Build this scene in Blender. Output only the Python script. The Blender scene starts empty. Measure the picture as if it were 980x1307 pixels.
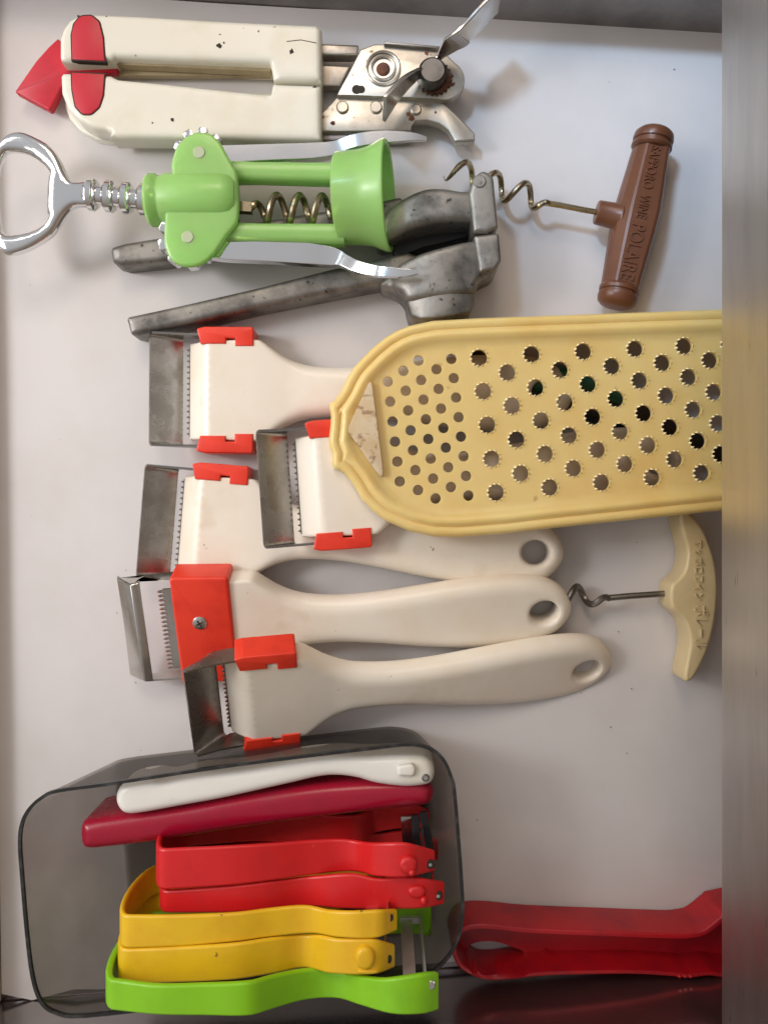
import bpy, bmesh, math, random
import numpy as np
from mathutils import Vector, Matrix, noise
from mathutils.geometry import delaunay_2d_cdt

random.seed(7)
S = bpy.context.scene
COL = S.collection

# ------------------------------------------------------------------ camera
F, D, CX, CY = 1047.0, 0.42, 490.0, 653.5      # focal length in photo pixels, height of the lens above the drawer floor (m)
cam = bpy.data.cameras.new('camera'); cam_o = bpy.data.objects.new('camera', cam); COL.objects.link(cam_o)
cam_o.location = (0, 0, D); cam.sensor_fit = 'VERTICAL'
cam.sensor_height = 36.0; cam.lens = 36.0 * F / 1307.0
cam.clip_start = 0.01; cam.clip_end = 50
S.camera = cam_o

# ------------------------------------------------------------------ light
W = bpy.data.worlds.new('World'); S.world = W; W.use_nodes = True
wn = W.node_tree; bg = wn.nodes['Background']            # soft room light: window side cooler and brighter, far side warm and dim
tcw = wn.nodes.new('ShaderNodeTexCoord'); dt = wn.nodes.new('ShaderNodeVectorMath'); dt.operation = 'DOT_PRODUCT'
dt.inputs[1].default_value = (-0.72, 0.36, 0.59); wn.links.new(tcw.outputs['Generated'], dt.inputs[0])
mw = wn.nodes.new('ShaderNodeMapRange'); mw.inputs['From Min'].default_value = -0.2; mw.inputs['From Max'].default_value = 1.0
mw.interpolation_type = 'SMOOTHSTEP'; wn.links.new(dt.outputs['Value'], mw.inputs['Value'])
mc = wn.nodes.new('ShaderNodeMix'); mc.data_type = 'RGBA'; mc.inputs[6].default_value = (0.42, 0.315, 0.235, 1); mc.inputs[7].default_value = (0.96, 0.97, 1.0, 1)
wn.links.new(mw.outputs[0], mc.inputs[0]); wn.links.new(mc.outputs[2], bg.inputs[0]); bg.inputs[1].default_value = 0.62
def lamp(name, loc, target, sx, sy, power, col):
    l = bpy.data.lights.new(name, 'AREA'); l.shape = 'RECTANGLE'; l.size = sx; l.size_y = sy
    l.energy = power; l.color = col
    o = bpy.data.objects.new(name, l); COL.objects.link(o); o.location = loc
    o.rotation_euler = (Vector(target) - Vector(loc)).to_track_quat('-Z', 'Y').to_euler()
    return o
lamp('window_light', (-1.00, 0.32, 0.62), (-.05, .03, 0), 1.1, 0.9, 8.5, (1.0, 0.955, 0.90))
lamp('ceiling_light', (-0.15, 1.05, 1.20), (0, 0, 0), 0.5, 0.5, 6.0, (1.0, 0.80, 0.62))
def gleam(name, loc, target, deg, power, col):
    l = bpy.data.lights.new(name, 'SPOT'); l.energy = power; l.color = col; l.spot_size = math.radians(deg); l.spot_blend = 1.0; l.shadow_soft_size = .12
    o = bpy.data.objects.new(name, l); COL.objects.link(o); o.location = loc
    o.rotation_euler = (Vector(target) - Vector(loc)).to_track_quat('-Z', 'Y').to_euler()
gleam('added_spot', (-.35, .62, .95), (.144, .218, 0), 12, 95, (0.50, 0.72, 1.0))  # added blue spot standing in for cool reflected light on the upper right paper
gleam('added_spot', (-.80, .20, .62), (-.22, .06, 0), 40, 24, (0.96, 0.96, 1.0))  # added spot without a source of its own, brightens the left side
S.view_settings.view_transform = 'Standard'; S.view_settings.look = 'None'
S.view_settings.exposure = -0.26; S.view_settings.gamma = 1.0
S.view_settings.use_curve_mapping = False
S.render.engine = 'CYCLES'
S.cycles.use_denoising = True
S.cycles.max_bounces = 10; S.cycles.transparent_max_bounces = 16

# ------------------------------------------------------------------ helpers
def P(x, y, z=0.0):
    s = (D - z) / F
    return Vector(((x - CX) * s, -(y - CY) * s, z))
def SC(z): return (D - z) / F                   # metres per photo pixel at height z

def mat(name, col, rough=0.4, metal=0.0, col2=None, nscale=60, lo=0.45, hi=0.7, bump=0.0, bscale=400, sss=0.0,
        sssr=(1, 1, 1), coat=0.0, specks=None, stretch=None, rough2=None, spec=0.5, sscale=0.004, trans=0.0, aniso=0.0, place=False):
    m = bpy.data.materials.new(name); m.use_nodes = True
    nt = m.node_tree; b = nt.nodes['Principled BSDF']
    b.inputs['Base Color'].default_value = (*col, 1); b.inputs['Roughness'].default_value = rough
    b.inputs['Metallic'].default_value = metal; b.inputs['Specular IOR Level'].default_value = spec
    if coat: b.inputs['Coat Weight'].default_value = coat; b.inputs['Coat Roughness'].default_value = 0.12
    if sss:
        b.inputs['Subsurface Weight'].default_value = sss; b.inputs['Subsurface Radius'].default_value = sssr
        b.inputs['Subsurface Scale'].default_value = sscale
    if trans: b.inputs['Transmission Weight'].default_value = trans
    if aniso: b.inputs['Anisotropic'].default_value = aniso
    tc = nt.nodes.new('ShaderNodeTexCoord'); src = tc.outputs['Object']
    if place: src = nt.nodes.new('ShaderNodeNewGeometry').outputs['Position']
    if stretch:
        mp = nt.nodes.new('ShaderNodeMapping'); mp.inputs['Scale'].default_value = stretch
        nt.links.new(src, mp.inputs[0]); src = mp.outputs[0]
    def ns(scale, detail=6, rgh=0.6):
        n = nt.nodes.new('ShaderNodeTexNoise'); n.inputs['Scale'].default_value = scale
        n.inputs['Detail'].default_value = detail; n.inputs['Roughness'].default_value = rgh
        nt.links.new(src, n.inputs['Vector']); return n
    def ramp(fac, a, c):
        r = nt.nodes.new('ShaderNodeMapRange'); r.inputs['From Min'].default_value = a; r.inputs['From Max'].default_value = c
        nt.links.new(fac, r.inputs['Value']); return r.outputs[0]
    cur = None
    if col2:
        f = ramp(ns(nscale).outputs['Fac'], lo, hi)
        mx = nt.nodes.new('ShaderNodeMix'); mx.data_type = 'RGBA'
        mx.inputs[6].default_value = (*col, 1); mx.inputs[7].default_value = (*col2, 1)
        nt.links.new(f, mx.inputs[0]); cur = mx.outputs[2]
        if rough2 is not None:
            mr = nt.nodes.new('ShaderNodeMapRange'); mr.inputs['To Min'].default_value = rough; mr.inputs['To Max'].default_value = rough2
            nt.links.new(f, mr.inputs['Value']); nt.links.new(mr.outputs[0], b.inputs['Roughness'])
    for (sc, a, c, scol) in (specks or []):
        f = ramp(ns(sc, 3, 0.5).outputs['Fac'], a, c)
        mx = nt.nodes.new('ShaderNodeMix'); mx.data_type = 'RGBA'
        if cur: nt.links.new(cur, mx.inputs[6])
        else: mx.inputs[6].default_value = (*col, 1)
        mx.inputs[7].default_value = (*scol, 1)
        nt.links.new(f, mx.inputs[0]); cur = mx.outputs[2]
    if cur: nt.links.new(cur, b.inputs['Base Color'])
    if bump:
        bp = nt.nodes.new('ShaderNodeBump'); bp.inputs['Strength'].default_value = bump; bp.inputs['Distance'].default_value = 0.0006
        nt.links.new(ns(bscale, 5, 0.6).outputs['Fac'], bp.inputs['Height']); nt.links.new(bp.outputs[0], b.inputs['Normal'])
    return m

OFF = {}
def thing(name, label, cat, loc, rot=None, group=None):
    o = bpy.data.objects.new(name, None); COL.objects.link(o); o.empty_display_size = 0.01
    o.location = loc
    if rot is not None: o.rotation_euler = rot
    o['label'] = label; o['category'] = cat
    if group: o['group'] = group
    OFF[o.name] = Vector(loc)
    return o
def obj(name, bm, m, parent=None, local=False, bevel=0.0, seg=2, smooth=35, label=None, kind=None):
    me = bpy.data.meshes.new(name)
    bmesh.ops.remove_doubles(bm, verts=bm.verts, dist=1e-7)
    bmesh.ops.recalc_face_normals(bm, faces=bm.faces)
    off = Vector((0, 0, 0))
    if parent is not None:
        off = OFF[parent.name]
        if not local: bmesh.ops.translate(bm, verts=bm.verts, vec=-off)
    bm.to_mesh(me); bm.free(); me.materials.append(m)
    me.shade_smooth()
    me.set_sharp_from_angle(angle=math.radians(smooth))
    o = bpy.data.objects.new(name, me); COL.objects.link(o)
    if parent is not None: o.parent = parent
    OFF[o.name] = off
    if bevel:
        bv = o.modifiers.new('edge', 'BEVEL'); bv.width = bevel; bv.segments = seg; bv.limit_method = 'ANGLE'
        bv.angle_limit = math.radians(40); bv.harden_normals = False
    if label: o['label'] = label
    if kind: o['kind'] = kind
    return o
def B(): return bmesh.new()

def loft(bm, loops, cap0=True, cap1=True, closed=True):
    vs = [[bm.verts.new(p) for p in l] for l in loops]
    n = len(vs[0])
    for a, b in zip(vs, vs[1:]):
        for i in range(n if closed else n - 1):
            j = (i + 1) % n
            try: bm.faces.new((a[i], a[j], b[j], b[i]))
            except ValueError: pass
    if cap0: bm.faces.new(vs[0][::-1])
    if cap1: bm.faces.new(vs[-1])
    return vs
def area2(p): return sum(p[i][0] * p[(i + 1) % len(p)][1] - p[(i + 1) % len(p)][0] * p[i][1] for i in range(len(p)))
def ccw(p): return list(p) if area2(p) > 0 else list(p)[::-1]
def fillet(pts, seg=5):
    """outline of (x, y[, r]): corners with r are rounded"""
    out = []; n = len(pts)
    for i, p in enumerate(pts):
        r = p[2] if len(p) > 2 else 0
        c = Vector(p[:2])
        if not r: out.append(c); continue
        a = (Vector(pts[i - 1][:2]) - c); b = (Vector(pts[(i + 1) % n][:2]) - c)
        la, lb = a.length, b.length; a.normalize(); b.normalize()
        ang = a.angle(b); t = min(r / max(math.tan(ang / 2), 1e-3), la * 0.48, lb * 0.48)
        p0 = c + a * t; p1 = c + b * t
        for k in range(seg + 1):
            u = k / seg
            out.append(p0 * (1 - u) ** 2 + c * 2 * u * (1 - u) + p1 * u * u)
    return out
def catmull(pts, n=6, closed=True):
    pts = [Vector(p) for p in pts]; out = []; N = len(pts)
    for i in range(N if closed else N - 1):
        if closed: p0, p1, p2, p3 = pts[i - 1], pts[i], pts[(i + 1) % N], pts[(i + 2) % N]
        else: p0, p1, p2, p3 = pts[max(i - 1, 0)], pts[i], pts[i + 1], pts[min(i + 2, N - 1)]
        for k in range(n):
            t = k / n
            out.append(0.5 * ((2 * p1) + (p2 - p0) * t + (2 * p0 - 5 * p1 + 4 * p2 - p3) * t * t + (3 * p1 - p0 - 3 * p2 + p3) * t ** 3))
    if not closed: out.append(pts[-1])
    return out
def W2(pts, z): return [P(p[0], p[1], z).to_2d() for p in pts]
def inset(poly, d):
    """poly CCW, moved inwards by d along vertex normals"""
    n = len(poly); out = []
    for i in range(n):
        a = (poly[i] - poly[i - 1]); b = (poly[(i + 1) % n] - poly[i])
        na = Vector((-a.y, a.x)).normalized() if a.length > 1e-9 else Vector((0, 0))
        nb = Vector((-b.y, b.x)).normalized() if b.length > 1e-9 else na
        m = na + nb
        if m.length < 1e-6: m = na
        m.normalize()
        k = max(m.dot(nb), 0.5)
        out.append(poly[i] + m * (d / k))
    return out
def rprism(bm, poly, z0, z1, r=0.0, seg=3, rb=0.0, tilt=None):
    """extruded outline (metres) with rounded top rim (and bottom rim rb)"""
    poly = ccw(poly); loops = []
    f = tilt or (lambda p: 0.0)
    def L(d, z):
        q = inset(poly, d) if d > 0 else poly
        loops.append([Vector((p.x, p.y, z + f(p))) for p in q])
    if rb:
        for k in range(seg + 1):
            a = math.pi / 2 * k / seg; L(rb * (1 - math.sin(a)), z0 + rb * (1 - math.cos(a)))
    else: L(0, z0)
    if r:
        for k in range(seg + 1):
            a = math.pi / 2 * k / seg; L(r * (1 - math.cos(a)), z1 - r + r * math.sin(a))
    else: L(0, z1)
    loft(bm, loops)
def px_prism(bm, pts, z0, z1, r=0.0, seg=3, rb=0.0, zref=None, tilt=None):
    rprism(bm, W2(fillet(pts), z1 if zref is None else zref), z0, z1, r, seg, rb, tilt)
def tube(bm, pts, r, n=10, cap=True):
    pts = [Vector(p) for p in pts]; N = len(pts)
    rr = r if hasattr(r, '__len__') else [r] * N
    T = [(pts[min(i + 1, N - 1)] - pts[max(i - 1, 0)]).normalized() for i in range(N)]
    a = Vector((0, 0, 1)) if abs(T[0].z) < 0.9 else Vector((1, 0, 0))
    u = (a - T[0] * a.dot(T[0])).normalized(); loops = []
    for i in range(N):
        u = (u - T[i] * u.dot(T[i])).normalized(); v = T[i].cross(u)
        loops.append([pts[i] + (u * math.cos(t) + v * math.sin(t)) * rr[i] for t in [2 * math.pi * k / n for k in range(n)]])
    loft(bm, loops, cap, cap)
def lathe(bm, p0, axis, prof, n=24, cap0=True, cap1=True, sec=None):
    """prof: (distance along axis, radius); sec: unit cross-section points (side, up)"""
    ax = Vector(axis).normalized(); ref = Vector((0, 0, 1)) if abs(ax.z) < 0.9 else Vector((1, 0, 0))
    s = ax.cross(ref).normalized(); u = s.cross(ax)
    sec = sec or [(math.cos(2 * math.pi * k / n), math.sin(2 * math.pi * k / n)) for k in range(n)]
    loft(bm, [[Vector(p0) + ax * t + (s * a + u * b) * max(r, 1e-5) for a, b in sec] for t, r in prof], cap0, cap1)
def strip(bm, pts, w, h, up=(0, 0, 1)):
    """rectangular bar along pts; w across, h along up (scalars or lists)"""
    pts = [Vector(p) for p in pts]; N = len(pts); up = Vector(up); loops = []
    for i in range(N):
        T = (pts[min(i + 1, N - 1)] - pts[max(i - 1, 0)]).normalized()
        s = T.cross(up).normalized(); u = s.cross(T)
        ww = w[i] if hasattr(w, '__len__') else w; hh = h[i] if hasattr(h, '__len__') else h
        loops.append([pts[i] + s * a * ww / 2 + u * b * hh / 2 for a, b in ((-1, -1), (1, -1), (1, 1), (-1, 1))])
    loft(bm, loops)
def box(bm, a, b):
    x0, y0, z0 = a; x1, y1, z1 = b
    loft(bm, [[(x0, y0, z), (x1, y0, z), (x1, y1, z), (x0, y1, z)] for z in (z0, z1)])
def disc_px(bm, x, y, r, z0, z1, n=18, rim=0.0):
    c = P(x, y, z1); rr = r * SC(z1)
    prof = [(0, rr), (z1 - z0 - rim, rr)]
    if rim: prof.append((z1 - z0, rr - rim))
    lathe(bm, (c.x, c.y, z0), (0, 0, 1), prof, n)

def seg_dist(Q, loop):
    A = np.array([[p[0], p[1]] for p in loop]); Bq = np.roll(A, -1, 0); d = Bq - A
    l2 = np.maximum((d ** 2).sum(1), 1e-18); out = np.full(len(Q), 1e9)
    for k in range(0, len(Q), 2000):
        q = Q[k:k + 2000, None, :]
        t = np.clip(((q - A) * d).sum(2) / l2, 0, 1)
        out[k:k + 2000] = np.sqrt(((q - (A + t[..., None] * d)) ** 2).sum(2)).min(1)
    return out
def inside(Q, loop):
    A = np.array([[p[0], p[1]] for p in loop]); Bq = np.roll(A, -1, 0)
    x, y = Q[:, 0][:, None], Q[:, 1][:, None]
    c = ((A[:, 1] > y) != (Bq[:, 1] > y))
    dy = np.where(np.abs(Bq[:, 1] - A[:, 1]) < 1e-15, 1e-15, Bq[:, 1] - A[:, 1])
    xi = (Bq[:, 0] - A[:, 0]) * (y - A[:, 1]) / dy + A[:, 0]
    return ((c & (x < xi)).sum(1) % 2) == 1
def resample(loop, s):
    out = []
    for i in range(len(loop)):
        a, b = Vector(loop[i]), Vector(loop[(i + 1) % len(loop)])
        if (b - a).length < 1e-7: continue
        n = max(1, int(round((b - a).length / s)))
        out += [a.lerp(b, k / n) for k in range(n)]
    return out
def puff(bm, outer, holes, top, bot, rings, grid, crease=(), hole_rings=()):
    """a plate of any outline with holes; top/bot give z from (x, y, distance to outline, distance to nearest hole)"""
    outer = resample(ccw(outer), grid); holes = [ccw(h) for h in holes]
    V = list(outer); E = []
    for i in range(len(outer)): E.append((i, (i + 1) % len(outer)))
    for h in holes:
        b = len(V); V += [Vector(p) for p in h]; E += [(b + i, b + (i + 1) % len(h)) for i in range(len(h))]
    nb = len(V)
    cand = []; req = []
    for d in rings:
        q = inset(outer, d); cand += [(p.x, p.y) for p in q]; req += [d * 0.93] * len(q)
    A = np.array([[p.x, p.y] for p in outer]); mn, mx = A.min(0), A.max(0)
    hreq = []
    for h in holes:
        for d in hole_rings:
            q = inset(h, -d); cand += [(p.x, p.y) for p in q]; req += [.0004] * len(q)
    g0 = (rings[-1] if rings else 0) + grid * 0.45
    for i, y in enumerate(np.arange(mn[1], mx[1], grid * 0.87)):
        for x in np.arange(mn[0] + (i % 2) * grid / 2, mx[0], grid): cand.append((x, y)); req.append(g0)
    C = np.array(cand); req = np.array(req)
    ok = inside(C, outer) & (seg_dist(C, outer) >= req)
    for h in holes: ok &= ~inside(C, h) & (seg_dist(C, h) > grid * 0.35)
    if len(crease):
        cr = np.array([[p[0], p[1]] for p in crease])
        ok &= np.sqrt(((C[:, None, :] - cr) ** 2).sum(2)).min(1) > grid * .45
        b = len(V); V += [Vector(p) for p in crease]; E += [(b + i, b + i + 1) for i in range(len(crease) - 1)]
    V += [Vector((x, y)) for x, y in C[ok]]
    vo, eo, fo, ov, oe, of = delaunay_2d_cdt(V, E, [], 0, 1e-9)
    Q = np.array([[p.x, p.y] for p in vo]); T = np.array([f for f in fo if len(f) == 3])
    cen = Q[T].mean(1); keep = inside(cen, outer)
    for h in holes: keep &= ~inside(cen, h)
    T = T[keep]
    do = seg_dist(Q, outer); dh = np.full(len(Q), 1e9)
    for h in holes: dh = np.minimum(dh, seg_dist(Q, h))
    up = [bm.verts.new((Q[i, 0], Q[i, 1], top(Q[i, 0], Q[i, 1], do[i], dh[i]))) for i in range(len(Q))]
    dn = [bm.verts.new((Q[i, 0], Q[i, 1], bot(Q[i, 0], Q[i, 1], do[i], dh[i]))) for i in range(len(Q))]
    cnt = {}
    for t in T:
        a, b, c = (int(k) for k in t)
        bm.faces.new((up[a], up[b], up[c])); bm.faces.new((dn[c], dn[b], dn[a]))
        for e in ((a, b), (b, c), (c, a)):
            k = (min(e), max(e)); cnt.setdefault(k, []).append(e)
    for k, l in cnt.items():
        if len(l) == 1:
            a, b = l[0]
            bm.faces.new((up[b], up[a], dn[a], dn[b]))
    loose = [v for v in bm.verts if not v.link_faces]
    bmesh.ops.delete(bm, geom=loose, context='VERTS')
def px_puff(bm, pts, z0, z1, r, grid=.003, rb=.0006, zref=None, up=None):
    q = W2(fillet(pts), z1 if zref is None else zref); f = up or (lambda x, y: 0.0)
    rings = [r * k for k in (.08, .22, .42, .68, 1.0)]
    puff(bm, q, [], lambda x, y, a, c: z1 - dome(r, a) + f(x, y), lambda x, y, a, c: z0 + dome(rb, a), rings, grid)
def circ(x, y, r, n=16, ry=None, rot=0):
    ry = ry or r
    return [Vector((x + r * math.cos(t) * math.cos(rot) - ry * math.sin(t) * math.sin(rot),
                    y + r * math.cos(t) * math.sin(rot) + ry * math.sin(t) * math.cos(rot))) for t in [2 * math.pi * k / n for k in range(n)]]
def dome(R, d):
    d = min(max(d, 0), R); return R - math.sqrt(max(R * R - (R - d) ** 2, 0))
def interp(tab, x):
    xs = [t[0] for t in tab]; ys = [t[1] for t in tab]
    return float(np.interp(x, xs, ys))
def sinterp(tab, x):
    """smooth (Catmull-Rom) interpolation of a table"""
    n = len(tab)
    if x <= tab[0][0]: return tab[0][1]
    if x >= tab[-1][0]: return tab[-1][1]
    for i in range(n - 1):
        if tab[i][0] <= x <= tab[i + 1][0]:
            h = tab[i + 1][0] - tab[i][0]; t = (x - tab[i][0]) / h
            def sl(k):
                a, b = max(k - 1, 0), min(k + 1, n - 1)
                return (tab[b][1] - tab[a][1]) / (tab[b][0] - tab[a][0])
            m0, m1 = sl(i) * h, sl(i + 1) * h
            return (2 * t ** 3 - 3 * t * t + 1) * tab[i][1] + (t ** 3 - 2 * t * t + t) * m0 + (3 * t * t - 2 * t ** 3) * tab[i + 1][1] + (t ** 3 - t * t) * m1
def text_bm(body, width, height, extrude, M, spacing=1.0, offset=0.0):
    cu = bpy.data.curves.new('lettering', 'FONT'); cu.body = body; cu.size = .006; cu.extrude = extrude
    cu.align_x = 'CENTER'; cu.align_y = 'CENTER'; cu.space_character = spacing; cu.resolution_u = 3; cu.offset = offset
    o = bpy.data.objects.new('lettering', cu); COL.objects.link(o)
    dg = bpy.context.evaluated_depsgraph_get()
    me = bpy.data.meshes.new_from_object(o.evaluated_get(dg))
    bm = B(); bm.from_mesh(me); bpy.data.objects.remove(o); bpy.data.meshes.remove(me)
    lo = [min(v.co[i] for v in bm.verts) for i in (0, 1)]; hi = [max(v.co[i] for v in bm.verts) for i in (0, 1)]
    bmesh.ops.translate(bm, verts=bm.verts, vec=(-(lo[0] + hi[0]) / 2, -(lo[1] + hi[1]) / 2, 0))
    bmesh.ops.transform(bm, matrix=M @ Matrix.Diagonal((width / (hi[0] - lo[0]), height / (hi[1] - lo[1]), 1, 1)), verts=bm.verts)
    return bm

# ------------------------------------------------------------------ materials
M = {}
M['paper'] = mat('paper', (0.645, 0.61, 0.595), 0.6, col2=(0.595, 0.56, 0.54), nscale=14, bump=0.22, bscale=48,
                 specks=[(420, 0.79, 0.81, (0.25, 0.2, 0.16))], spec=0.3)
M['drawer_steel'] = mat('drawer_steel', (0.42, 0.39, 0.39), 0.15, 0.95, col2=(0.33, 0.31, 0.31), nscale=20, bump=0.05, bscale=900)
M['wall_grey'] = mat('wall_grey', (0.27, 0.25, 0.24), 0.42, 0.5, col2=(0.15, 0.14, 0.14), nscale=25, bump=0.06, bscale=700)
M['edge_beige'] = mat('edge_beige', (0.72, 0.66, 0.55), 0.5, col2=(0.62, 0.56, 0.45), nscale=40)
M['counter'] = mat('counter', (0.68, 0.65, 0.62), 0.33, 1.0, col2=(0.56, 0.54, 0.53), nscale=9, lo=0.35, hi=0.7,
                   stretch=(0.4, 1.0, 7), bump=0.10, bscale=260, rough2=0.40, specks=[(60, 0.70, 0.78, (0.22, 0.21, 0.2))])
M['ivory'] = mat('ivory_plastic', (0.80, 0.775, 0.67), 0.30, col2=(0.72, 0.67, 0.52), nscale=35, lo=0.5, hi=0.8, sss=0.08, sscale=0.002,
                 specks=[(170, 0.735, 0.76, (0.16, 0.11, 0.06))], bump=0.03, bscale=300)
M['tan_inside'] = mat('tan_plastic', (0.42, 0.34, 0.20), 0.5, col2=(0.3, 0.23, 0.13), nscale=60)
M['crimson'] = mat('crimson_plastic', (0.56, 0.008, 0.028), 0.38, col2=(0.46, 0.006, 0.022), nscale=80, bump=0.05, bscale=600)
M['grime'] = mat('grime', (0.035, 0.025, 0.018), 0.8)
M['steel'] = mat('old_steel', (0.52, 0.49, 0.43), 0.36, 1.0, col2=(0.36, 0.32, 0.27), nscale=45, rough2=0.5, bump=0.10, bscale=300,
                 specks=[(90, 0.67, 0.72, (0.10, 0.045, 0.02)), (300, 0.68, 0.74, (0.2, 0.15, 0.1))])
M['bright_steel'] = mat('bright_steel', (0.68, 0.66, 0.63), 0.20, 1.0, col2=(0.5, 0.48, 0.45), nscale=50, rough2=0.3, bump=0.03, bscale=300)
M['dark_steel'] = mat('dark_steel', (0.30, 0.28, 0.26), 0.34, 1.0, col2=(0.18, 0.16, 0.15), nscale=40, rough2=0.45)
M['rust'] = mat('rust', (0.16, 0.06, 0.03), 0.8, col2=(0.06, 0.03, 0.02), nscale=200, bump=0.3, bscale=500)
M['chrome'] = mat('chrome', (0.80, 0.80, 0.81), 0.10, 1.0, bump=0.05, bscale=60)
M['brassy'] = mat('worn_wire', (0.40, 0.34, 0.22), 0.25, 1.0, col2=(0.16, 0.13, 0.10), nscale=90, rough2=0.4)
M['green'] = mat('green_plastic', (0.50, 0.89, 0.27), 0.32, sss=0.4, sssr=(0.6, 1.0, 0.4), sscale=0.006, coat=0.1, trans=0.42,
                 col2=(0.44, 0.84, 0.23), nscale=40)
M['pale_rivet'] = mat('pale_rivet', (0.48, 0.56, 0.36), 0.5)
M['cast'] = mat('cast_aluminium', (0.31, 0.293, 0.265), 0.50, 0.85, col2=(0.075, 0.07, 0.065), nscale=55, lo=0.42, hi=0.72, rough2=0.58,
                bump=0.22, bscale=420, specks=[(260, 0.64, 0.72, (0.06, 0.055, 0.05))])
M['black'] = mat('black_plastic', (0.012, 0.012, 0.014), 0.45)
M['dark_green'] = mat('dark_green_plastic', (0.01, 0.10, 0.055), 0.4)
M['white'] = mat('white_plastic', (0.84, 0.765, 0.655), 0.32, col2=(0.79, 0.69, 0.55), nscale=25, sss=0.10, sscale=0.003,
                 specks=[(150, 0.745, 0.77, (0.36, 0.28, 0.2)), (30, 0.66, 0.80, (0.70, 0.58, 0.44))], bump=0.03, bscale=250, place=True)
M['white2'] = mat('clean_white_plastic', (0.86, 0.84, 0.78), 0.28, sss=0.12, sscale=0.003, col2=(0.72, 0.68, 0.56), nscale=25, lo=.5, hi=.75)
M['orange_red'] = mat('orange_red_plastic', (0.80, 0.045, 0.018), 0.36, col2=(0.68, 0.03, 0.012), nscale=60, bump=0.04, bscale=500, place=True)
M['yellow_grater'] = mat('grater_plastic', (0.85, 0.61, 0.25), 0.34, col2=(0.78, 0.51, 0.17), nscale=18, sss=0.5, sssr=(1, 0.7, 0.25), sscale=0.007,
                         specks=[(110, 0.74, 0.82, (0.40, 0.24, 0.09))], bump=0.02, bscale=200)
M['tooth'] = mat('tooth_plastic', (0.90, 0.78, 0.48), 0.3)
M['label_pad'] = mat('pale_pad', (0.66, 0.54, 0.36), 0.55, col2=(0.58, 0.40, 0.20), nscale=60, specks=[(260, 0.56, 0.66, (0.36, 0.22, 0.12))], bump=0.1, bscale=300)
M['cream'] = mat('cream_plastic', (0.62, 0.49, 0.27), 0.34, col2=(0.55, 0.41, 0.2), nscale=30, sss=0.15, sscale=0.003)
M['brown'] = mat('brown_plastic', (0.145, 0.054, 0.026), 0.33, col2=(0.11, 0.040, 0.019), nscale=40, bump=0.05, bscale=350)
M['red'] = mat('red_plastic', (0.68, 0.014, 0.016), 0.33, col2=(0.60, 0.011, 0.014), nscale=45, rough2=.48, bump=.05, bscale=420, sss=0.05, sscale=0.002, specks=[(240, .70, .78, (.70, .06, .05))])
M['dark_red'] = mat('dark_red_plastic', (0.36, 0.005, 0.028), 0.26, coat=0.0, col2=(0.29, 0.006, 0.028), nscale=45, rough2=.42, bump=.05, bscale=380)
M['yellow'] = mat('yellow_plastic', (0.86, 0.53, 0.014), 0.33, col2=(0.78, 0.43, 0.012), nscale=40, rough2=.5, bump=.05, bscale=420, sss=0.06, sscale=0.002,
                  specks=[(150, 0.73, 0.76, (0.35, 0.18, 0.02))])
M['lime'] = mat('lime_plastic', (0.27, 0.64, 0.012), 0.34, col2=(0.23, 0.55, 0.012), nscale=40, rough2=.48, bump=.05, bscale=420, sss=0.08, sscale=0.002)

# smoky clear plastic: partly lets light straight through, partly a glossy grey surface
m = bpy.data.materials.new('smoky_clear_plastic'); m.use_nodes = True; nt = m.node_tree
b = nt.nodes['Principled BSDF']; b.inputs['Base Color'].default_value = (0.10, 0.095, 0.09, 1); b.inputs['Roughness'].default_value = 0.16
tr = nt.nodes.new('ShaderNodeBsdfTransparent'); tr.inputs[0].default_value = (0.79, 0.765, 0.74, 1)
mx = nt.nodes.new('ShaderNodeMixShader'); mx.inputs[0].default_value = 0.28
nz = nt.nodes.new('ShaderNodeTexNoise'); nz.inputs['Scale'].default_value = 45
mr = nt.nodes.new('ShaderNodeMapRange'); mr.inputs['To Min'].default_value = 0.22; mr.inputs['To Max'].default_value = 0.38
tcx = nt.nodes.new('ShaderNodeTexCoord'); nt.links.new(tcx.outputs['Object'], nz.inputs['Vector'])
nt.links.new(nz.outputs['Fac'], mr.inputs['Value']); nt.links.new(mr.outputs[0], mx.inputs[0])
nt.links.new(tr.outputs[0], mx.inputs[1]); nt.links.new(b.outputs[0], mx.inputs[2])
nt.links.new(mx.outputs[0], nt.nodes['Material Output'].inputs['Surface'])
M['smoky'] = m

# ------------------------------------------------------------------ setting: drawer, liner, worktop
bm = B(); box(bm, (-0.26, -0.32, -0.006), (0.30, 0.32, -0.0015))
o = obj('drawer_floor', bm, M['drawer_steel']); o['kind'] = 'structure'
def wall_along(name, a, b2, out, h, m):
    """upright drawer side whose inner foot runs from pixel a to pixel b2; out = outward direction"""
    A, Bp = P(*a), P(*b2); n = Vector((out[0], out[1], 0)) * 0.006
    bm = B(); loft(bm, [[A + Vector((0, 0, z)), Bp + Vector((0, 0, z)), Bp + n + Vector((0, 0, z)), A + n + Vector((0, 0, z))] for z in (-0.0014, h)])
    o = obj(name, bm, m, bevel=0.0012); o['kind'] = 'structure'; return o
wall_along('drawer_wall', (-40, -16), (1180, 59), (0, 1), 0.031, M['wall_grey'])
wall_along('drawer_wall', (-40, 1283), (1180, 1193), (0, -1), 0.085, M['drawer_steel'])
wall_along('drawer_wall', (-20, -12), (2, 1279), (-1, 0), 0.012, M['edge_beige'])

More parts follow.
